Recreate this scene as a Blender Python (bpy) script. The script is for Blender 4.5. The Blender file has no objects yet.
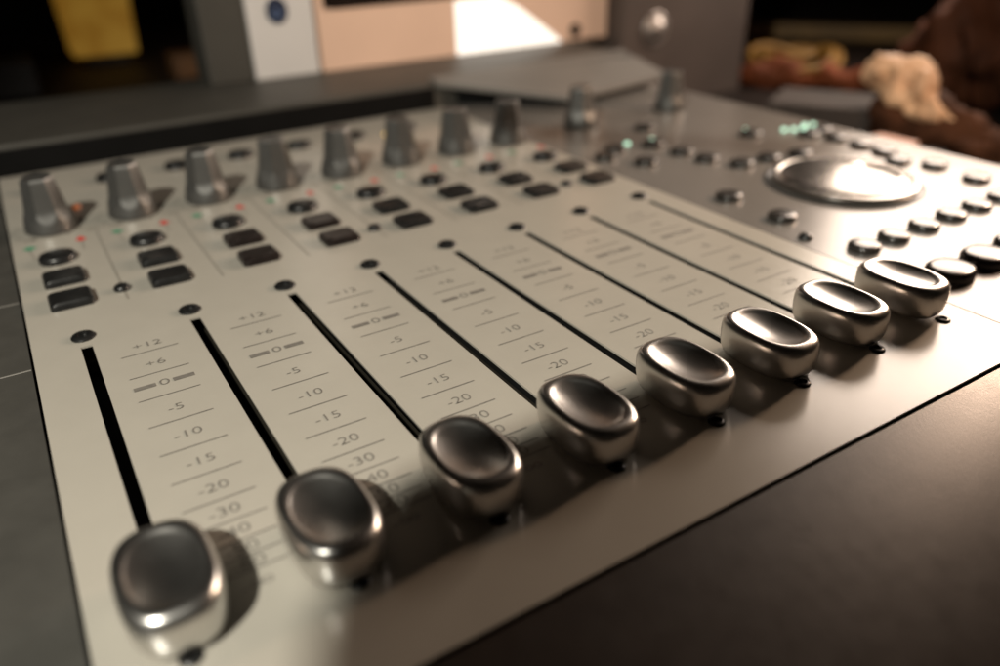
import bpy, bmesh, math, random
from mathutils import Vector, Matrix, noise
random.seed(7)
PI = math.pi
S = 0.0254                      # one fader pitch in metres; the builders below work in pitches
sc = bpy.context.scene
C = sc.collection

# ------------------------------------------------------------------ camera
cam = bpy.data.cameras.new('camera')
cam.sensor_width = 36.0
cam.lens = 781.336 * 36 / 1000
cam.clip_start = 0.005
cam.clip_end = 50
cam.dof.use_dof = True
cam.dof.focus_distance = 6.75 * S
cam.dof.aperture_fstop = 6.2
cam.dof.aperture_blades = 7
co = bpy.data.objects.new('camera', cam)
C.objects.link(co)
R = Matrix(((0.8480091, -0.52953157, -0.02183778),
            (-0.27316252, -0.40139868, -0.87422042),
            (0.45416165, 0.74731213, -0.48503791)))      # rows: right, down, forward
M3 = Matrix((R[0], -R[1], -R[2])).transposed()
co.matrix_world = Matrix.Translation(Vector((-0.0051, -7.5553, 3.6104)) * S) @ M3.to_4x4()
sc.camera = co

# ------------------------------------------------------------------ world, lamps, exposure
w = bpy.data.worlds.new('World')
sc.world = w
w.use_nodes = True
bg = w.node_tree.nodes['Background']
bg.inputs[0].default_value = (1.0, 0.80, 0.60, 1)
bg.inputs[1].default_value = 0.006
sc.view_settings.view_transform = 'Standard'
sc.view_settings.look = 'None'
sc.view_settings.exposure = 0.0
sc.view_settings.gamma = 1.0


def aim(o, p, t):
    o.location = Vector(p) * S
    o.rotation_euler = (Vector(t) - Vector(p)).to_track_quat('-Z', 'Y').to_euler()


def area_lamp(name, p, t, sx, sy, watts, col):
    l = bpy.data.lights.new(name, 'AREA')
    l.shape = 'RECTANGLE'
    l.size = sx * S
    l.size_y = sy * S
    l.energy = watts
    l.color = col
    o = bpy.data.objects.new(name, l)
    C.objects.link(o)
    aim(o, p, t)
    return o


def spot_lamp(name, p, t, ang, blend, rad, watts, col):
    l = bpy.data.lights.new(name, 'SPOT')
    l.spot_size = math.radians(ang)
    l.spot_blend = blend
    l.shadow_soft_size = rad * S
    l.energy = watts
    l.color = col
    o = bpy.data.objects.new(name, l)
    C.objects.link(o)
    aim(o, p, t)
    return o


area_lamp('warm_side_lamp', (15.5, -2.6, 4.1), (4, -2, 0), 0.9, 0.9, 0.52, (1.0, 0.68, 0.47))
area_lamp('tall_window_lamp', (25.0, 4.0, 8.8), (6, -3, 0), 9.6, 9.0, 1.9, (1.0, 0.82, 0.68))
spot_lamp('desk_spot_lamp', (-8, -10, 13), (3, 1.5, 0), 62, 0.4, 0.32, 10.6, (1.0, 0.955, 0.83))


# ------------------------------------------------------------------ materials
def mat(name, col, rough=0.5, metal=0.0, noise_amt=0.0, noise_scale=60, bump=0.0, bump_scale=800,
        rough_var=0.0, spec=0.5, aniso=0.0, coat=0.0, dust=0.0):
    m = bpy.data.materials.new(name)
    m.use_nodes = True
    nt = m.node_tree
    b = nt.nodes['Principled BSDF']
    b.inputs['Base Color'].default_value = (*col, 1)
    b.inputs['Roughness'].default_value = rough
    b.inputs['Metallic'].default_value = metal
    b.inputs['Specular IOR Level'].default_value = spec
    b.inputs['Anisotropic'].default_value = aniso
    b.inputs['Coat Weight'].default_value = coat
    b.inputs['Coat Roughness'].default_value = 0.25
    tc = nt.nodes.new('ShaderNodeTexCoord')

    def nz(scale, detail=4):
        n = nt.nodes.new('ShaderNodeTexNoise')
        n.inputs['Scale'].default_value = scale
        n.inputs['Detail'].default_value = detail
        nt.links.new(tc.outputs['Object'], n.inputs['Vector'])
        return n
    if noise_amt:
        n = nz(noise_scale)
        r = nt.nodes.new('ShaderNodeValToRGB')
        r.color_ramp.elements[0].position = 0.3
        r.color_ramp.elements[1].position = 0.7
        r.color_ramp.elements[0].color = (*[c * (1 - noise_amt) for c in col], 1)
        r.color_ramp.elements[1].color = (*[min(1, c * (1 + noise_amt)) for c in col], 1)
        nt.links.new(n.outputs['Fac'], r.inputs['Fac'])
        last = r.outputs['Color']
        if dust:
            n2 = nz(9000, 1)
            r2 = nt.nodes.new('ShaderNodeValToRGB')
            r2.color_ramp.elements[0].position = 0.70
            r2.color_ramp.elements[1].position = 0.78
            mx = nt.nodes.new('ShaderNodeMix')
            mx.data_type = 'RGBA'
            mu = nt.nodes.new('ShaderNodeMath')
            mu.operation = 'MULTIPLY'
            mu.inputs[1].default_value = dust
            nt.links.new(n2.outputs['Fac'], r2.inputs['Fac'])
            nt.links.new(r2.outputs['Color'], mu.inputs[0])
            nt.links.new(mu.outputs[0], mx.inputs['Factor'])
            nt.links.new(last, mx.inputs[6])
            mx.inputs[7].default_value = (0.5, 0.47, 0.42, 1)
            last = mx.outputs[2]
        nt.links.new(last, b.inputs['Base Color'])
    if rough_var:
        n = nz(noise_scale * 1.7)
        mr = nt.nodes.new('ShaderNodeMapRange')
        mr.inputs['To Min'].default_value = max(0.02, rough - rough_var)
        mr.inputs['To Max'].default_value = rough + rough_var
        nt.links.new(n.outputs['Fac'], mr.inputs['Value'])
        nt.links.new(mr.outputs['Result'], b.inputs['Roughness'])
    if bump:
        n = nz(bump_scale, 2)
        bp = nt.nodes.new('ShaderNodeBump')
        bp.inputs['Strength'].default_value = bump
        bp.inputs['Distance'].default_value = 0.0002
        nt.links.new(n.outputs['Fac'], bp.inputs['Height'])
        nt.links.new(bp.outputs['Normal'], b.inputs['Normal'])
    return m


def glow(name, col, strength, base=(0.2, 0.2, 0.2), scale=None, col2=None):
    m = mat(name, base, 0.4)
    nt = m.node_tree
    b = nt.nodes['Principled BSDF']
    b.inputs['Emission Color'].default_value = (*col, 1)
    b.inputs['Emission Strength'].default_value = strength
    if scale:
        tc = nt.nodes.new('ShaderNodeTexCoord')
        n = nt.nodes.new('ShaderNodeTexNoise')
        n.inputs['Scale'].default_value = scale
        nt.links.new(tc.outputs['Object'], n.inputs['Vector'])
        r = nt.nodes.new('ShaderNodeValToRGB')
        r.color_ramp.elements[0].position = 0.35
        r.color_ramp.elements[1].position = 0.65
        r.color_ramp.elements[0].color = (*col2, 1)
        r.color_ramp.elements[1].color = (*col, 1)
        nt.links.new(n.outputs['Fac'], r.inputs['Fac'])
        nt.links.new(r.outputs['Color'], b.inputs['Emission Color'])
    return m


BEIGE = mat('satin_beige_paint', (0.41, 0.385, 0.335), 0.235, 0, 0.022, 90, 0.07, 3500, 0.015, spec=0.85, dust=0.06)
GREYP = mat('satin_silver_paint', (0.185, 0.172, 0.158), 0.235, 0.12, 0.022, 70, 0.06, 3500, 0.015, spec=0.7)
CHEEK = mat('charcoal_paint', (0.055, 0.053, 0.047), 0.5, 0, 0.12, 120, 0.15, 3000, 0.06)
WRIST = mat('brown_grey_brushed_metal', (0.032, 0.024, 0.019), 0.36, 0.0, 0.12, 150, 0.14, 2600, 0.05, spec=0.36)
SEAM = mat('pale_seam', (0.26, 0.25, 0.23), 0.5)
CHROME = mat('satin_chrome', (0.66, 0.645, 0.62), 0.31, 1.0, 0.04, 150, 0.04, 3000, 0.04)
DULLM = mat('dull_metal_dome', (0.5, 0.45, 0.42), 0.42, 0.9, 0.1, 60)
JOGM = mat('polished_aluminium', (0.50, 0.47, 0.44), 0.25, 1.0, 0.04, 80, 0, 1, 0.05)
KNOBM = mat('satin_grey_knob', (0.13, 0.128, 0.122), 0.38, 0.65, 0.08, 200, 0.05, 3000, 0.05)
BLACK = mat('black_plastic', (0.012, 0.012, 0.012), 0.32, 0, 0.2, 300, 0, 1, 0.08)
BLKRED = mat('dark_red_lens_plastic', (0.013, 0.009, 0.008), 0.32, 0, 0.3, 300)
DOMEB = mat('graphite_button', (0.028, 0.025, 0.022), 0.25, 0.1, 0.1, 300, spec=0.8)
SLOT = mat('slot_black', (0.006, 0.006, 0.006), 0.5, 0, 0.2, 200)
RAIL = mat('slot_rail', (0.10, 0.09, 0.07), 0.35, 0.8, 0.1, 200)
INK = mat('black_ink', (0.165, 0.152, 0.135), 0.55, 0, 0.2, 500)
GREYINK = mat('grey_ink', (0.22, 0.20, 0.17), 0.55, 0, 0.1, 500)
REDINK = mat('red_print', (0.60, 0.03, 0.02), 0.5, 0, 0.1, 400)
GREENINK = mat('green_print', (0.06, 0.26, 0.15), 0.5, 0, 0.1, 400)
HOUSE = mat('housing_grey', (0.05, 0.047, 0.04), 0.5, 0, 0.1, 40, 0.1, 2500, 0.05)
HOOD = mat('hood_grey', (0.19, 0.178, 0.163), 0.5, 0, 0.05, 40, 0.1, 2500, 0.05)
SHADOWBLK = mat('smoked_display_and_shade', (0.004, 0.004, 0.004), 0.6, 0, 0.2, 50, spec=0.1)  # smoked glass and button; on the block under the hood it stands for shade
BEZEL = mat('pale_bezel_plastic', (0.78, 0.54, 0.41), 0.42, 0, 0.04, 30, 0, 1, 0.04)
WHITE = mat('white_paper', (0.85, 0.83, 0.79), 0.6, 0, 0.03, 40)
LABELW = mat('white_label', (0.62, 0.60, 0.585), 0.55, 0, 0.03, 40)
BLUE = mat('dark_blue_badge', (0.008, 0.018, 0.05), 0.5, 0, 0.3, 200)
PALEB = mat('pale_blue_print', (0.08, 0.13, 0.25), 0.5, 0, 0.1, 100)
SCREEN = mat('dark_screen', (0.015, 0.010, 0.008), 0.15, 0, 0.3, 30)
DESK = mat('dark_wood_desk', (0.014, 0.009, 0.007), 0.6, 0, 0.3, 12, 0.1, 400, 0.1, spec=0.15)
WALL = mat('dark_wall', (0.02, 0.014, 0.010), 0.8, 0, 0.4, 4)
SPK = mat('brown_grey_cabinet', (0.10, 0.074, 0.063), 0.5, 0, 0.15, 20, 0.1, 500, 0.05)
CONE = mat('speaker_cone', (0.02, 0.018, 0.016), 0.5, 0, 0.2, 60)
KRAFT = mat('crumpled_kraft_paper', (0.88, 0.50, 0.29), 0.55, 0, 0.3, 35, 0.3, 200)
LEATHER = mat('brown_leather', (0.07, 0.022, 0.009), 0.75, 0, 0.6, 30, 0.4, 200, 0.1, spec=0.2)
CLOTHB = mat('brown_cloth', (0.07, 0.026, 0.011), 0.85, 0, 0.5, 40, 0.3, 300, spec=0.2)
YEL = mat('yellow_cable', (0.20, 0.095, 0.006), 0.6, 0, 0.2, 40)
ORANGE = mat('orange_cloth', (0.15, 0.03, 0.003), 0.85, 0, 0.3, 30)
OCHRE = mat('ochre_wood', (0.16, 0.085, 0.02), 0.6, 0, 0.4, 20)
CARTON = mat('grey_brown_card', (0.045, 0.033, 0.027), 0.8, 0, 0.2, 20)
PINK = mat('salmon_cup', (0.45, 0.25, 0.18), 0.5, 0, 0.1, 40)
DARKBOX = mat('near_black_card', (0.012, 0.009, 0.008), 0.7, 0, 0.4, 15)
BROWNW = mat('brown_wood', (0.14, 0.06, 0.02), 0.6, 0, 0.4, 15)
AMBER = glow('amber_shade', (1.0, 0.52, 0.07), 0.17, (0.3, 0.2, 0.05), 40, (0.75, 0.33, 0.03))
LIGHTPOOL = glow('warm_light_pool', (1.0, 0.93, 0.83), 1.1, (0.7, 0.66, 0.6))  # emission imitates a pool of light falling on the bezel
LEDG = glow('pale_green_led', (0.55, 1.0, 0.70), 1.6)
LITPATCH = glow('amber_lit_patch', (1.0, 0.60, 0.12), 1.5)  # glow put in for a brightly lit area of plate
LEDR = glow('orange_led', (1.0, 0.25, 0.06), 0.3)


# ------------------------------------------------------------------ builders
def obj(name, bm, m, parent=None, loc=None, smooth=False, angle=None):
    bmesh.ops.recalc_face_normals(bm, faces=bm.faces)
    for v in bm.verts:
        v.co *= S
    if smooth:
        for f in bm.faces:
            f.smooth = True
    if angle is not None:
        for e in bm.edges:
            if len(e.link_faces) == 2 and e.calc_face_angle(0) > math.radians(angle):
                e.smooth = False
    me = bpy.data.meshes.new(name)
    bm.to_mesh(me)
    bm.free()
    me.materials.append(m)
    o = bpy.data.objects.new(name, me)
    C.objects.link(o)
    if parent:
        o.parent = parent
    if loc:
        o.location = Vector(loc) * S
    return o


def tag(o, label, cat, group=None):
    o['label'] = label
    o['category'] = cat
    if group:
        o['group'] = group
    return o


def thing(name, label, cat, loc=(0, 0, 0), group=None):
    o = bpy.data.objects.new(name, None)
    o.empty_display_size = 0.02
    C.objects.link(o)
    o.location = Vector(loc) * S
    return tag(o, label, cat, group)


def copy_part(o, parent, loc=None, rotz=None):
    c = o.copy()
    C.objects.link(c)
    c.parent = parent
    if loc:
        c.location = Vector(loc) * S
    if rotz is not None:
        c.rotation_euler.z = rotz
    for ch in list(o.children):
        copy_part(ch, c)
    return c


def box(bm, x0, x1, y0, y1, z0, z1, bev=0.0):
    r = bmesh.ops.create_cube(bm, size=1)
    for v in r['verts']:
        v.co = Vector(((x0 + x1) / 2 + v.co.x * (x1 - x0), (y0 + y1) / 2 + v.co.y * (y1 - y0), (z0 + z1) / 2 + v.co.z * (z1 - z0)))
    if bev:
        es = list({e for v in r['verts'] for e in v.link_edges})
        bmesh.ops.bevel(bm, geom=es, offset=bev, segments=2, affect='EDGES', profile=0.6)
    return bm


def loft(bm, rings, cap0=True, cap1=True):
    vs = [[bm.verts.new(p) for p in r] for r in rings]
    n = len(vs[0])
    for a, b in zip(vs, vs[1:]):
        for i in range(n):
            bm.faces.new((a[i], a[(i + 1) % n], b[(i + 1) % n], b[i]))
    if cap0:
        bm.faces.new(vs[0][::-1])
    if cap1:
        bm.faces.new(vs[-1])
    return bm


def sup(a, b, n, z, seg=64, cx=0, cy=0):
    out = []
    for i in range(seg):
        t = 2 * PI * i / seg
        c, s = math.cos(t), math.sin(t)
        e = 2 / n
        out.append((cx + a * math.copysign(abs(c) ** e, c), cy + b * math.copysign(abs(s) ** e, s), z))
    return out


def poly_flat(bm, pts, z):
    bm.faces.new([bm.verts.new((x, y, z)) for x, y in pts])


def prism(bm, lower, upper):
    return loft(bm, [lower, upper])


def text_into(bm, s, x, y, z, size, rotz=0.0, sx=1.0):
    cu = bpy.data.curves.new('t', 'FONT')
    cu.body = s
    cu.size = size
    cu.offset = -0.0015
    cu.align_x = 'CENTER'
    cu.align_y = 'CENTER'
    cu.resolution_u = 3
    to = bpy.data.objects.new('t', cu)
    C.objects.link(to)
    dg = bpy.context.evaluated_depsgraph_get()
    me = bpy.data.meshes.new_from_object(to.evaluated_get(dg))
    me.transform(Matrix.Translation((x, y, z)) @ Matrix.Rotation(rotz, 4, 'Z') @ Matrix.Diagonal((sx, 1, 1, 1)))
    bm.from_mesh(me)
    bpy.data.objects.remove(to)
    bpy.data.curves.remove(cu)
    bpy.data.meshes.remove(me)


def lumpy(points, rads, seg=40, sub=14, amp=.12, fr=2.2, seed=0.0):
    bm = bmesh.new()
    P = [Vector(p) for p in points]
    rings = []
    n = len(P)
    total = (n - 1) * sub
    for i in range(total + 1):
        f = i / sub
        a = min(int(f), n - 2)
        t = f - a
        t2 = t * t * (3 - 2 * t)
        p = P[a].lerp(P[a + 1], t)
        r = rads[a] * (1 - t2) + rads[a + 1] * t2
        d = (P[a + 1] - P[a]).normalized()
        s = d.cross(Vector((0.2, .1, 1))).normalized()
        u = s.cross(d)
        e = min(1.0, math.sqrt(max(0.0004, 1 - max(0, 1 - i / (sub * .5)) ** 2)), math.sqrt(max(0.0004, 1 - max(0, 1 - (total - i) / (sub * .5)) ** 2)))
        ring = []
        for j in range(seg):
            ang = 2 * PI * j / seg
            q = p + (s * math.cos(ang) + u * math.sin(ang)) * r * e
            nn = noise.noise(q * fr + Vector((seed, 0, 0))) + .55 * abs(noise.noise(q * fr * 2.3 + Vector((0, seed, 0))))
            q = p + (s * math.cos(ang) + u * math.sin(ang)) * max(.01, r * e * (1 + amp / max(r, .1) * 1.6 * nn))
            ring.append(tuple(q))
        rings.append(ring)
    return loft(bm, rings)


# ------------------------------------------------------------------ setting
DZ = -1.4
o = obj('floor', box(bmesh.new(), -80, 120, -60, 100, -30.5, -30), DARKBOX)
o['kind'] = 'structure'
o = obj('back_wall', box(bmesh.new(), -80, 120, 70, 71, -30, 60), WALL)
o['kind'] = 'structure'
desk = thing('desk', 'large dark wooden desk carrying the mixing console', 'desk', (10, 10, -30))
obj('desk_top', box(bmesh.new(), -30, 45, -24, 26, 27.4, 28.6, 0.15), DESK, desk)
for lx, ly in ((-29, -23), (44, -23), (-29, 25), (44, 25)):
    obj('leg', box(bmesh.new(), lx - .8, lx + .8, ly - .8, ly + .8, 0, 27.4, 0.1), DESK, desk)

# ------------------------------------------------------------------ mixing console
con = thing('mixing_console', 'beige and silver mixing console with eight chrome fader caps and black slots', 'mixing console', (4, 1, DZ))
OFF = Vector((-4, -1, -DZ))


def part(name, bm, m, parent=con, smooth=False, angle=None, loc=(0, 0, 0)):
    return obj(name, bm, m, parent, tuple(Vector(loc) + OFF) if parent is con else loc, smooth, angle)


# body under the panels
part('console_body', box(bmesh.new(), -6.0, 12.2, -4.85, 6.6, DZ, -0.30), CHEEK)

# face plate with the eight real slots cut through it
XS = [-0.45]
for k in range(8):
    XS += [k - 0.05, k + 0.05]
XS += [7.385]
YS = [-4.89, -3.97, 0.0, 6.55]
bm = bmesh.new()
for zt in (0.0,):
    grid = [[bm.verts.new((x, y, zt)) for y in YS] for x in XS]
for i in range(len(XS) - 1):
    for j in range(3):
        if j == 1 and i % 2 == 1:
            continue
        bm.faces.new((grid[i][j], grid[i + 1][j], grid[i + 1][j + 1], grid[i][j + 1]))
ext = bmesh.ops.extrude_face_region(bm, geom=list(bm.faces))
for g in ext['geom']:
    if isinstance(g, bmesh.types.BMVert):
        g.co.z -= 0.02
plate = part('face_plate', bm, BEIGE)

# troughs under the slots
for k in range(8):
    bm = bmesh.new()
    for a, b in ((-0.16, -0.13), (0.13, 0.16)):
        box(bm, k + a, k + b, -4.0, 0.03, -0.29, -0.022)
    box(bm, k - 0.13, k + 0.13, -4.0, 0.03, -0.295, -0.27)
    tr = part('fader_track', bm, SLOT)
    bm = bmesh.new()
    box(bm, k + 0.062, k + 0.085, -3.95, -0.02, -0.26, -0.13)
    box(bm, k - 0.03, k + 0.03, -0.10, -0.02, -0.24, -0.13)
    obj('guide_rail', bm, RAIL, tr)

# printed dB scales between the slots
LINES = [-0.4475, -0.887, -1.314, -1.753, -2.184, -2.58, -2.926, -3.184, -3.40, -3.56, -3.70]
LAB = [('+12', -0.30), ('+6', -0.70), ('-5', -1.56), ('-10', -1.99), ('-15', -2.40), ('-20', -2.77), ('-30', -3.065), ('-40', -3.30),
       ('-50', -3.485), ('-60', -3.635), ('-\u221e', -3.83)]
scale0 = None
for k in range(7):
    if scale0 is None:
        bm = bmesh.new()
        ZT = 0.0035
        for y in LINES:
            poly_flat(bm, [(0.24, y - .0065), (0.745, y - .0065), (0.745, y + .0065), (0.24, y + .0065)], ZT)
        for a, b in ((0.24, 0.42), (0.565, 0.745)):
            poly_flat(bm, [(a, -1.094 - .03), (b, -1.094 - .03), (b, -1.094 + .03), (a, -1.094 + .03)], ZT)
        for s, y in LAB:
            text_into(bm, s, 0.49, y, ZT, 0.145, 0, 1.18)
        text_into(bm, '0', 0.4925, -1.094, ZT, 0.15, 0, 1.35)
        scale0 = part('fader_scale', bm, INK)
    else:
        copy_part(scale0, con, tuple(OFF + Vector((k, 0, 0))))

# separators and coloured marks between the channel buttons
for k in range(8):
    bm = bmesh.new()
    if k < 7:
        x = k + 0.515
        poly_flat(bm, [(x - .008, 0.86), (x + .008, 0.86), (x + .008, 3.24), (x - .008, 3.24)], 0.003)
    for (xa, ya, xb, yb) in ((k - .27, 2.98, k - .23, 2.62), (k + .31, 2.98, k + .31, 2.66)):
        poly_flat(bm, [(xa - .006, ya), (xb - .006, yb), (xb + .006, yb), (xa + .006, ya)], 0.003)
    part('divider_print', bm, GREYINK)
    bm = bmesh.new()
    poly_flat(bm, [(k + .31 + .08 * math.cos(t), 3.04 + .095 * math.sin(t)) for t in (PI / 2, PI / 2 + 2.1, PI / 2 + 4.2)], 0.003)
    poly_flat(bm, [(k + .31 + .04 * math.cos(t * .524), 2.99 + .03 * math.sin(t * .524)) for t in range(12)], 0.0045)
    part('red_mark', bm, REDINK)
    bm = bmesh.new()
    poly_flat(bm, [(k - .26 + .085 * math.cos(t), 3.04 + .085 * math.sin(t)) for t in (0, PI / 2, PI, 3 * PI / 2)], 0.003)
    part('green_mark', bm, GREENINK)
# tick ring printed around every rotary knob
for k in range(8):
    bm = bmesh.new()
    for i in range(11):
        a = math.radians(-60 + 30 * i)
        c, s = math.cos(a), math.sin(a)
        p = [(k + c * r + s * q, 3.68 + s * r - c * q) for r, q in ((.37, -.016), (.37, .016), (.44, .016), (.44, -.016))]
        poly_flat(bm, p, 0.003)
    for dx in (-.3, .42):
        for q in range(3):
            poly_flat(bm, [(k + dx + q * .05, 3.30), (k + dx + .035 + q * .05, 3.30), (k + dx + .035 + q * .05, 3.36), (k + dx + q * .05, 3.36)], 0.003)
    part('tick_print', bm, GREENINK if False else GREYINK)

# socket screws at both ends of each slot
scr = None
for k in range(8):
    for (x, y) in ((k, 0.205), (k + 0.02, -4.16)):
        if scr is None:
            bm = bmesh.new()
            loft(bm, [sup(r, r, 2, z, 24) for r, z in ((.112, 0), (.112, .012), (.095, .03), (.062, .034), (.058, .008), (.001, .006))], True, True)
            scr = part('socket_screw', bm, BLACK, smooth=True, angle=40, loc=(x, y, 0.0))
        else:
            c = copy_part(scr, con, tuple(OFF + Vector((x, y, 0.0))))
            c.scale = (.62, .62, .62) if y < -1 else (1, 1, 1)


# channel buttons
def square_button():
    bm = bmesh.new()
    loft(bm, [sup(a, b, 9, z, 64) for a, b, z in ((.215, .185, 0.0), (.212, .182, .06), (.19, .16, .082), (.10, .08, .078), (.002, .002, .076))], False, True)
    return bm


def oval_button():
    bm = bmesh.new()
    loft(bm, [sup(a, b, 2, z, 48) for a, b, z in ((.205, .185, 0.0), (.205, .185, .05), (.185, .165, .08), (.12, .11, .095), (.002, .002, .10))], False, True)
    return bm


sqA = sqR = ov = None
for k in range(8):
    for y in (1.13, 1.78):
        loc = (k, y, 0)
        if k in (2, 3):
            if sqR is None:
                sqR = part('channel_button', square_button(), BLKRED, smooth=True, angle=45, loc=loc)
            else:
                copy_part(sqR, con, tuple(OFF + Vector(loc)))
        elif sqA is None:
            sqA = part('channel_button', square_button(), BLACK, smooth=True, angle=45, loc=loc)
        else:
            copy_part(sqA, con, tuple(OFF + Vector(loc)))
    for loc in ((k, 2.46, 0), (k + .02, 5.5, 0)):
        if ov is None:
            ov = part('select_button', oval_button(), BLACK, smooth=True, angle=45, loc=loc)
        else:
            copy_part(ov, con, tuple(OFF + Vector(loc)))
dot = None
for (x, y) in ((.5, 1.15), (3.5, 1.2), (6.5, 1.2), (7.62, -2.07)):
    if dot is None:
        bm = bmesh.new()
        loft(bm, [sup(r, r, 2, z, 20) for r, z in ((.085, 0), (.085, .03), (.06, .055), (.002, .065))], False, True)
        dot = part('indicator_lens', bm, BLACK, smooth=True, loc=(x, y, 0))
    else:
        copy_part(dot, con, tuple(OFF + Vector((x, y, 0))))


# rotary knobs: a flared cone with flats cut into its sides
def rotary_bm():
    bm = bmesh.new()
    H, N, K = 0.68, 128, 7
    rings = []

    def rad(t, z, shrink=1.0):
        r = 0.20 + 0.115 * (H - z) / H
        u = max(0.0, min(1.0, (0.30 - z) / 0.25))
        d = 0.174 + (H - z) / H * 0.098 + 0.05 * u * u * (3 - 2 * u)
        best = r
        for i in range(K):
            c = math.cos(t - 2 * PI * (i + .2) / K)
            if c > 0.3:
                best = min(best, d / c)
        return best * shrink
    zs = [0.0, 0.012] + [0.03 + i * (H - 0.06) / 22 for i in range(23)]
    for z in zs:
        sh = 0.96 if z == 0 else 1
        rings.append([(rad(2 * PI * i / N, z, sh) * math.cos(2 * PI * i / N), rad(2 * PI * i / N, z, sh) * math.sin(2 * PI * i / N), z + 0.02) for i in range(N)])
    for z, sh in ((H - .012, .985), (H - .002, .95), (H - .004, .75), (H - .015, .3), (H - .016, .01)):
        rings.append([(rad(2 * PI * i / N, H, sh) * math.cos(2 * PI * i / N), rad(2 * PI * i / N, H, sh) * math.sin(2 * PI * i / N), z + 0.02) for i in range(N)])
    loft(bm, rings)
    return bm


rk = None
for i, (x, y) in enumerate([(k + .04, 3.63) for k in range(8)] + [(8.68, 3.75), (10.82, 3.75)]):
    if rk is None:
        rk = part('rotary_knob', rotary_bm(), KNOBM, smooth=True, angle=28, loc=(x, y, 0))
        bm = bmesh.new()
        loft(bm, [sup(.12, .12, 2, z, 24) for z in (0, .03)])
        obj('shaft', bm, BLACK, rk)
    else:
        copy_part(rk, con, tuple(OFF + Vector((x, y, 0))), rotz=random.uniform(-.25, .25))


# fader caps
def cap_bm():
    bm = bmesh.new()
    prof = [(.86, .03), (.925, .04), (.965, .08), (.99, .14), (1.0, .21), (.998, .26), (.985, .295), (.955, .322), (.91, .340), (.86, .348)]
    A, B, N = .285, .43, 96
    rings = [sup(A * s, B * s, 2.75, z, N) for s, z in prof]
    for s, e, d in ((.82, 2.5, .349), (.78, 2.35, .346), (.745, 2.2, .339), (.715, 2.1, .330)):
        rings.append(sup(A * s, B * s, e, d, N))
    for q in (.94, .86, .76, .64, .5, .35, .2, .08, .003):
        s = .715 * q
        rings.append(sup(A * s, B * s, 2.1, .330 - .048 * (1 - q ** 2.0), N))
    loft(bm, rings)
    return bm


offs = [(.03, -.01), (-.01, -.04), (.02, -.02), (.03, -.02), (.045, .01), (.03, .01), (.01, .03), (-.07, .03)]
fc = None
for k in range(8):
    x, y = k + offs[k][0], -3.757 + offs[k][1]
    if fc is None:
        fc = part('fader_cap', cap_bm(), CHROME, smooth=True, angle=60, loc=(x, y, 0.012))
        bm = bmesh.new()
        box(bm, -.035, .035, -.16, .16, -.26, .06)
        obj('stem', bm, BLACK, fc)
    else:
        copy_part(fc, con, tuple(OFF + Vector((x, y, 0.012))))

# silver transport section to the right
bm = box(bmesh.new(), 7.405, 12.2, -4.89, 6.55, -0.10, 0.0)
part('transport_plate', bm, GREYP)

# jog wheel
bm = bmesh.new()
JR = 0.97
rings = [[(JR * .97 * math.cos(t), JR * .97 * math.sin(t), 0.0) for t in [2 * PI * i / 128 for i in range(128)]],
         [(JR * math.cos(t), JR * math.sin(t), 0.03) for t in [2 * PI * i / 128 for i in range(128)]]]
for j in range(80):
    q = 1 - j / 80.0
    ring = []
    for i in range(128):
        t = 2 * PI * i / 128
        x, y = JR * q * math.cos(t), JR * q * math.sin(t)
        z = 0.085 + 0.125 * (1 - q ** 2.0) - 0.03 * math.exp(-((q - .90) / .018) ** 2)
        d = math.hypot(x - .38, y + .22) / .30
        if d < 1.15:
            u = max(0, min(1, (1.12 - d) / .22))
            z -= 0.075 * u * u * (3 - 2 * u) * (0.7 + .3 * max(0, 1 - d * d))
        ring.append((x, y, z))
    rings.append(ring)
loft(bm, rings)
part('jog_wheel', bm, JOGM, smooth=True, angle=50, loc=(9.72, -1.0, 0))
bm = bmesh.new()
loft(bm, [[(r * math.cos(t), r * math.sin(t), z) for t in [2 * PI * i / 96 for i in range(96)]] for r, z in ((1.07, 0), (1.07, .012), (1.02, .012), (1.0, .004))], False, False)
part('jog_ring', bm, BLACK, loc=(9.72, -1.0, 0.0))

# transport buttons
def dome(rx, ry, h):
    bm = bmesh.new()
    loft(bm, [sup(rx * s, ry * s, 2.2, z * h, 48) for s, z in ((1, 0), (1, .55), (.96, .75), (.88, .88), (.7, .95), (.4, .99), (.01, 1))], False, True)
    return bm


sm = None
SMALL = [(7.93, -.55), (7.91, -1.47), (7.9, -2.66), (8.45, -2.66), (9.06, -2.65), (9.66, -2.63), (10.24, -2.62), (10.82, -2.62), (11.3, -2.0),
         (11.2, -.86), (11.42, -1.3), (11.45, -.45), (11.5, .0), (11.53, .49), (11.75, .95), (11.35, .9), (10.6, 1.5), (10.33, .24), (9.75, .36),
         (9.2, .40), (8.97, .9), (8.92, 1.40), (8.1, 1.32), (8.18, 2.15), (7.77, 1.88), (8.85, 2.0), (9.45, 2.9)]
for (x, y) in SMALL:
    if sm is None:
        sm = part('round_button', dome(.185, .175, .085), DOMEB, smooth=True, loc=(x, y, 0))
    else:
        copy_part(sm, con, tuple(OFF + Vector((x, y, 0))))
bg_ = None
for (x, y) in [(8.0, -3.62), (8.66, -3.62), (9.32, -3.62), (9.98, -3.62), (10.64, -3.62)]:
    if bg_ is None:
        bg_ = part('transport_button', dome(.275, .235, .13), DOMEB, smooth=True, loc=(x, y, 0))
    else:
        copy_part(bg_, con, tuple(OFF + Vector((x, y, 0))))


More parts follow.
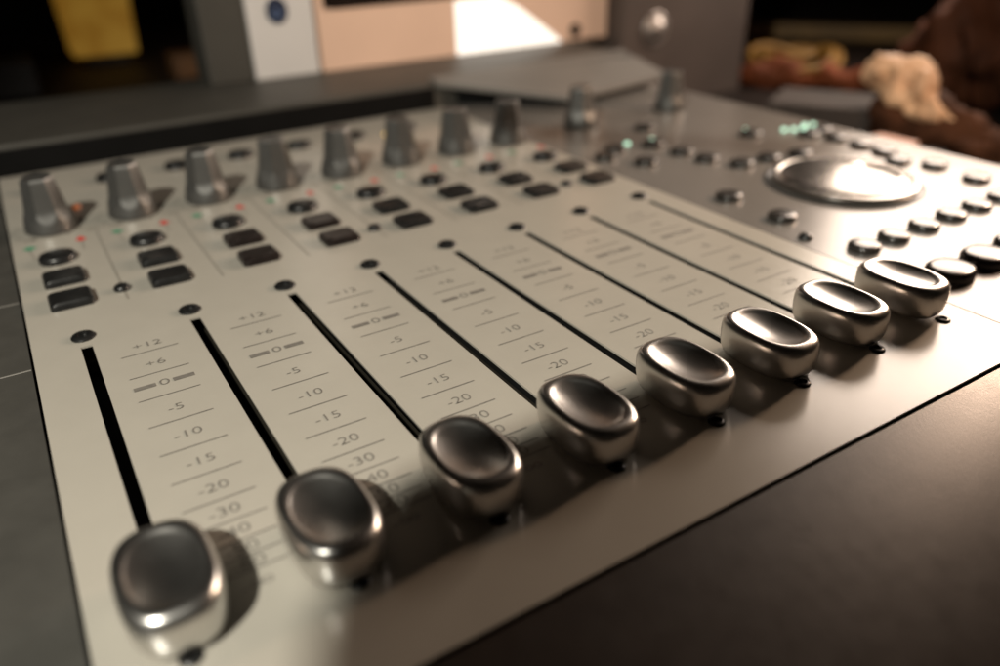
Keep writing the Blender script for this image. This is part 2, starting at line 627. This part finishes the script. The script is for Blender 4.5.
def led_and_patch_parts(name, pts, r, m):
    first = None
    for (x, y) in pts:
        if first is None:
            bm = bmesh.new()
            loft(bm, [sup(r * s, r * s, 2, z, 16) for s, z in ((1, 0), (1, .02), (.7, .04), (.02, .05))], False, True)
            first = part(name, bm, m, smooth=True, loc=(x, y, 0))
        else:
            copy_part(first, con, tuple(OFF + Vector((x, y, 0))))


led_and_patch_parts('green_led', [(10.75, 1.75), (11.3, 1.38), (11.45, 1.30), (11.62, 1.24), (11.8, 1.36), (11.95, 1.30), (8.55, 2.3), (9.05, 2.25)], .045, LEDG)
led_and_patch_parts('amber_lit_patch', [(5.45, 4.9), (5.6, 5.3), (6.5, 4.6), (6.62, 5.0)], .10, LITPATCH)  # discs glow in place of lit plate between the knobs
led_and_patch_parts('orange_led', [(.42, 4.35), (4.52, 4.9), (5.75, 5.0), (6.68, 4.72)], .05, LEDR)

# neighbouring charcoal section on the left, with its two seams
bm = box(bmesh.new(), -6.0, -0.475, -4.89, 6.55, -0.10, -0.005)
lp = part('side_panel', bm, CHEEK)
bm = bmesh.new()
for y in (1.42, -0.20):
    poly_flat(bm, [(-6, y - .012), (-.48, y - .012), (-.48, y + .012), (-6, y + .012)], -0.001)
obj('seam', bm, SEAM, lp)

# wrist rest, sloping away in front
bm = bmesh.new()
secs = [(-4.90, -.30), (-4.897, -.04), (-4.92, -.02), (-5.2, -.06), (-6.2, -.22), (-7.2, -.45), (-8.0, -.75), (-8.3, -1.1), (-8.3, DZ), (-4.90, DZ)]
prism(bm, [(-6.0, y, z) for y, z in secs], [(12.2, y, z) for y, z in secs])
part('wrist_rest', bm, WRIST, smooth=True, angle=25)

# raised display housing behind the knobs
bm = bmesh.new()
secs = [(6.6, DZ), (6.6, .42), (6.64, .47), (8.84, .50), (9.9, .50), (9.9, DZ)]
prism(bm, [(-6.0, y, z) for y, z in secs], [(12.3, y, z) for y, z in secs])
dh = part('display_housing', bm, HOUSE)
bm = box(bmesh.new(), -5.9, 7.2, 6.575, 6.597, -0.02, .40)
obj('smoked_window', bm, SHADOWBLK, dh)
# sloping hood on its right half, held up by an inset block coloured black as the shade below
bm = bmesh.new()
up = [(7.26, 6.55, .50), (9.3, 4.85, .23), (12.43, 5.55, .20), (12.43, 7.16, .53), (7.3, 7.0, .53)]
prism(bm, [(x, y, z - .09) for x, y, z in up], up)
bmesh.ops.bevel(bm, geom=list(bm.edges), offset=.025, segments=2, affect='EDGES')
hd = part('display_hood', bm, HOOD)
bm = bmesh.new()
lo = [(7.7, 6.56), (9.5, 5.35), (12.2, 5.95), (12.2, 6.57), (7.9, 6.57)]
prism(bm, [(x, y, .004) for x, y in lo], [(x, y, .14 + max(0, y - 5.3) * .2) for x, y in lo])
obj('hood_shade_block', bm, SHADOWBLK, hd, tuple(OFF))
hd.location = tuple(OFF * S)
hd.children[0].location = (0, 0, 0)

# ------------------------------------------------------------------ monitor on the housing
mon = thing('computer_monitor', 'pale framed monitor with white label and round blue badge behind the console', 'monitor', (8, 9.3, .50))


def mpart(name, bm, m, parent=None, **kw):
    return obj(name, bm, m, parent or mon, (-8, -9.3, -.50) if parent is None else None, **kw)


bm = bmesh.new()
# frame with an opening for the screen
X0, X1, Z0, Z1 = 5.83, 13.40, .50, 7.0
SX0, SX1, SZ0 = 6.0, 12.2, 1.72
outer = [(X0, Z0), (X1, Z0), (X1, Z1), (X0, Z1)]
box(bm, X0, X1, 8.92, 9.5, Z0 + .0, SZ0, .03)
box(bm, X0, SX0, 8.925, 9.5, SZ0 - .02, Z1, .02)
box(bm, SX1, X1, 8.925, 9.5, SZ0 - .02, Z1, .02)
mpart('bezel', bm, BEZEL)
bm = bmesh.new()
loft(bm, [[(x, y, z) for x, _, z in [(SX0 + .02 + (.18 - .18 * math.cos(a)), 0, SZ0 + .0 + (.18 - .18 * math.sin(a))) for a in [i * PI / 2 / 8 for i in range(9)]] + [(SX1, 0, SZ0), (SX1, 0, Z1), (SX0 + .02, 0, Z1)]] for y in (8.90, 8.915)])
mpart('screen', bm, SCREEN)
mpart('rear_shell', box(bmesh.new(), 3.50, X1 - .1, 9.5, 10.0, .52, 7.0, .05), HOUSE)
bm = box(bmesh.new(), 3.50, 4.40, 8.96, 9.5, .50, 7.0, .04)
mpart('side_frame', bm, HOUSE)
lab = mpart('white_side_panel', box(bmesh.new(), 4.41, 5.76, 8.93, 9.5, .505, 7.0, .02), LABELW)
bm = bmesh.new()
n = 32
loft(bm, [[(5.02 + .22 * s * math.cos(2 * PI * i / n), y, 1.78 + .25 * s * math.sin(2 * PI * i / n)) for i in range(n)] for s, y in ((1, 8.929), (1, 8.915), (.9, 8.905))])
obj('blue_badge', bm, BLUE, lab)
bm = bmesh.new()
for q, (ax, az) in enumerate(((-.1, -.06), (-.02, -.10), (.06, -.05), (.0, .02))):
    loft(bm, [[(5.02 + ax + .045 * math.cos(2 * PI * i / 10), y, 1.78 + az + .03 * math.sin(2 * PI * i / 10)) for i in range(10)] for y in (8.904, 8.900)])
obj('badge_print', bm, PALEB, lab)
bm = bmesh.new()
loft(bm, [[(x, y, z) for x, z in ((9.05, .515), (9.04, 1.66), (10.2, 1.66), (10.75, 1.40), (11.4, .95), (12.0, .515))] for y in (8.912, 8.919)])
mpart('light_pool_patch', bm, LIGHTPOOL)  # glowing patch painted in as the light pool on the bezel
bm = bmesh.new()
loft(bm, [[(12.40 + .15 * math.cos(2 * PI * i / 20), y, .74 + .17 * math.sin(2 * PI * i / 20)) for i in range(20)] for y in (8.90, 8.919)])
mpart('power_button', bm, SHADOWBLK)

# ------------------------------------------------------------------ things behind, out of focus
spk = thing('loudspeaker', 'grey brown loudspeaker cabinet with shiny dome right of the monitor', 'loudspeaker', (15.4, 10, DZ))
so = (-15.4, -10, -DZ)
obj('cabinet', box(bmesh.new(), 13.5, 18.0, 8.45, 12.5, DZ, 6.5, .1), SPK, spk, so)
bm = bmesh.new()
loft(bm, [[(14.6 + r * math.cos(2 * PI * i / 32), y, .62 + r * math.sin(2 * PI * i / 32)) for i in range(32)] for r, y in ((.42, 8.449), (.42, 8.40), (.36, 8.39), (.32, 8.42), (.25, 8.33), (.12, 8.27), (.01, 8.25))])
obj('tweeter', bm, DULLM, spk, so, smooth=True)
bm = bmesh.new()
loft(bm, [[(15.4 + r * math.cos(2 * PI * i / 48), y, 3.6 + r * math.sin(2 * PI * i / 48)) for i in range(48)] for r, y in ((1.9, 8.449), (1.9, 8.38), (1.75, 8.36), (1.6, 8.40), (.6, 8.44), (.3, 8.40), (.01, 8.38))])
obj('woofer', bm, CONE, spk, so, smooth=True)

lamp = thing('table_lamp', 'lit amber table lamp with square shade in the dark back corner', 'lamp', (3.6, 26.5, DZ))
bm = bmesh.new()
loft(bm, [[(x * s, y * s, z) for x, y in ((-1.25, -1.2), (1.2, -1.2), (1.2, 1.2), (-1.25, 1.2))] for s, z in ((.86, .35), (1.03, 4.6))], True, False)
obj('lamp_shade', bm, AMBER, lamp)
bm = bmesh.new()
loft(bm, [sup(.9, .9, 4, z, 24) for z in (0, .30)])
obj('lamp_base', bm, DARKBOX, lamp)
bm = box(bmesh.new(), -.9, .9, -.6, .6, 0, .75, .05)
tag(obj('wooden_block', bm, BROWNW, None, (5.9, 21.5, DZ)), 'small brown wooden block lying right of the amber lamp', 'block')
bm = bmesh.new()
box(bm, -6, 2.0, -1.0, 1.0, 0, 1.0, .1)
tag(obj('storage_case', bm, DARKBOX, None, (-1.0, 22.0, DZ)), 'long near black case in front of the amber lamp', 'case')

# yellow cable coil on an orange cloth
bm = lumpy([(-1.2, 1.1, .2), (-.4, .2, .28), (.7, -.9, .28), (1.6, -2.2, .2)], [.22, .36, .34, .2], seg=48, sub=14, amp=.2, fr=1.6, seed=21)
tag(obj('folded_cloth', bm, ORANGE, None, (19.7, 8.3, DZ), smooth=True), 'folded orange cloth under the yellow cable coil', 'cloth')
bm = bmesh.new()
path = []
for i in range(120):
    t = 2 * PI * i / 44
    rr = 1.05 + .22 * math.sin(t * 1.37) + .05 * math.sin(t * 3.1)
    path.append(Vector((rr * 1.15 * math.cos(t), rr * .95 * math.sin(t), 0.50 + .08 * (i / 44) + .16 * math.sin(2.3 * t))))
rings = []
for i, p in enumerate(path):
    d = (path[min(i + 1, len(path) - 1)] - path[max(i - 1, 0)]).normalized()
    s = d.cross(Vector((0, 0, 1))).normalized()
    u = s.cross(d)
    rings.append([tuple(p + (s * math.cos(a) + u * math.sin(a)) * .12) for a in [2 * PI * j / 8 for j in range(8)]])
loft(bm, rings)
tag(obj('cable_coil', bm, YEL, None, (20.6, 8.7, DZ), smooth=True), 'coil of thick yellow cable on orange cloth', 'cable')
bm = box(bmesh.new(), -4.6, 4.6, -.28, .28, 0, .55, .06)
o = obj('wooden_rail', bm, OCHRE, None, (28.6, 11.6, DZ))
o.rotation_euler.z = math.radians(-52)
tag(o, 'ochre wooden rail lying behind the yellow coil on the desk', 'rail')




bm = lumpy([(-.2, 1.1, 1.42), (0, .72, 1.62), (0, .1, 1.42), (.05, -.6, .98), (.1, -1.2, .7)], [.2, .36, .40, .30, .18], seg=72, sub=20, amp=.17, fr=2.9, seed=13)
tag(obj('crumpled_paper', bm, KRAFT, None, (16.2, 2.2, DZ), smooth=True), 'pale crumpled wrapping paper brightly lit on top of brown cloth', 'wrapping paper')
bm = lumpy([(.3, .9, .35), (.1, .1, .75), (.1, -.6, .72), (.3, -1.5, .42), (.5, -2.8, .3)], [.3, .55, .45, .42, .4], seg=64, sub=16, amp=.16, fr=2.0, seed=5)
tag(obj('brown_cloth', bm, CLOTHB, None, (16.2, 2.2, DZ), smooth=True), 'twisted brown cloth lying under the pale crumpled paper', 'cloth')
bm = lumpy([(-1, 3.2, .5), (0, 1.6, 1.6), (.5, 0, 2.1), (.5, -2.0, 1.5), (0, -4.0, .6)], [.6, 1.3, 1.7, 1.5, .7], amp=.5, fr=.9, seed=9)
tag(obj('leather_jacket', bm, LEATHER, None, (21.2, 2.2, DZ), smooth=True), 'rumpled dark reddish brown leather jacket behind the pale paper', 'jacket')
bm = bmesh.new()
box(bm, -.9, .9, -1.1, 1.1, 0, .85, .04)
o = obj('small_carton', bm, CARTON, None, (16.0, 4.1, DZ))
o.rotation_euler.z = .5
tag(o, 'small grey brown carton beside the pale paper', 'carton')
bm = box(bmesh.new(), -.45, .45, -.42, .42, 0, .84, .05)
tag(obj('salmon_box', bm, PINK, None, (14.0, 1.15, DZ)), 'small salmon coloured box between console edge and brown cloth', 'box')

# unseen flag on a stand, added only because it keeps the desk spot off the fader row's front edge; it stands left of and above the camera
flag = thing('added_lamp_flag', 'unseen black card lamp flag added on a thin stand to shade the fader row', 'lamp flag', (5.6, -10.2, DZ))
bm = bmesh.new()
B0 = Vector((-8, -10, 13))
edge = [B0 + .6 * (Vector((x, y, 0)) - B0) for x, y in ((1.55, -3.45), (0.75, -4.2), (0.45, -4.75), (0.2, -8.5), (15, -9.5), (15, -3.1), (5, -3.36))]
fl = [(p.x - 5.6, p.y + 10.2, p.z - DZ) for p in edge]
prism(bm, fl, [(x, y, z + .04) for x, y, z in fl])
obj('added_flag_card', bm, DARKBOX, flag)
edge = [B0 + .6 * (Vector((x, y, 0)) - B0) for x, y in ((7.0, 3.9), (10.5, 0.0), (13.3, -3.0), (13.95, -2.95), (11.2, 0.35), (7.7, 4.3))]
fl = [(p.x - 5.6, p.y + 10.2, p.z - DZ) for p in edge]
obj('shade_strip', prism(bmesh.new(), fl, [(x, y, z + .05) for x, y, z in fl]), DARKBOX, flag)  # added strip to throw a diagonal dark band over the transport plate
bm = bmesh.new()
loft(bm, [sup(.07, .07, 2, z, 16) for z in (0.1, 6.64)])
box(bm, -1.6, .06, -.05, .9, 6.54, 6.59)
obj('added_stand_pole', bm, DARKBOX, flag)
bm = bmesh.new()
loft(bm, [sup(.8, .8, 2, z, 32) for z in (0, .1)])
obj('added_stand_base', bm, DARKBOX, flag)
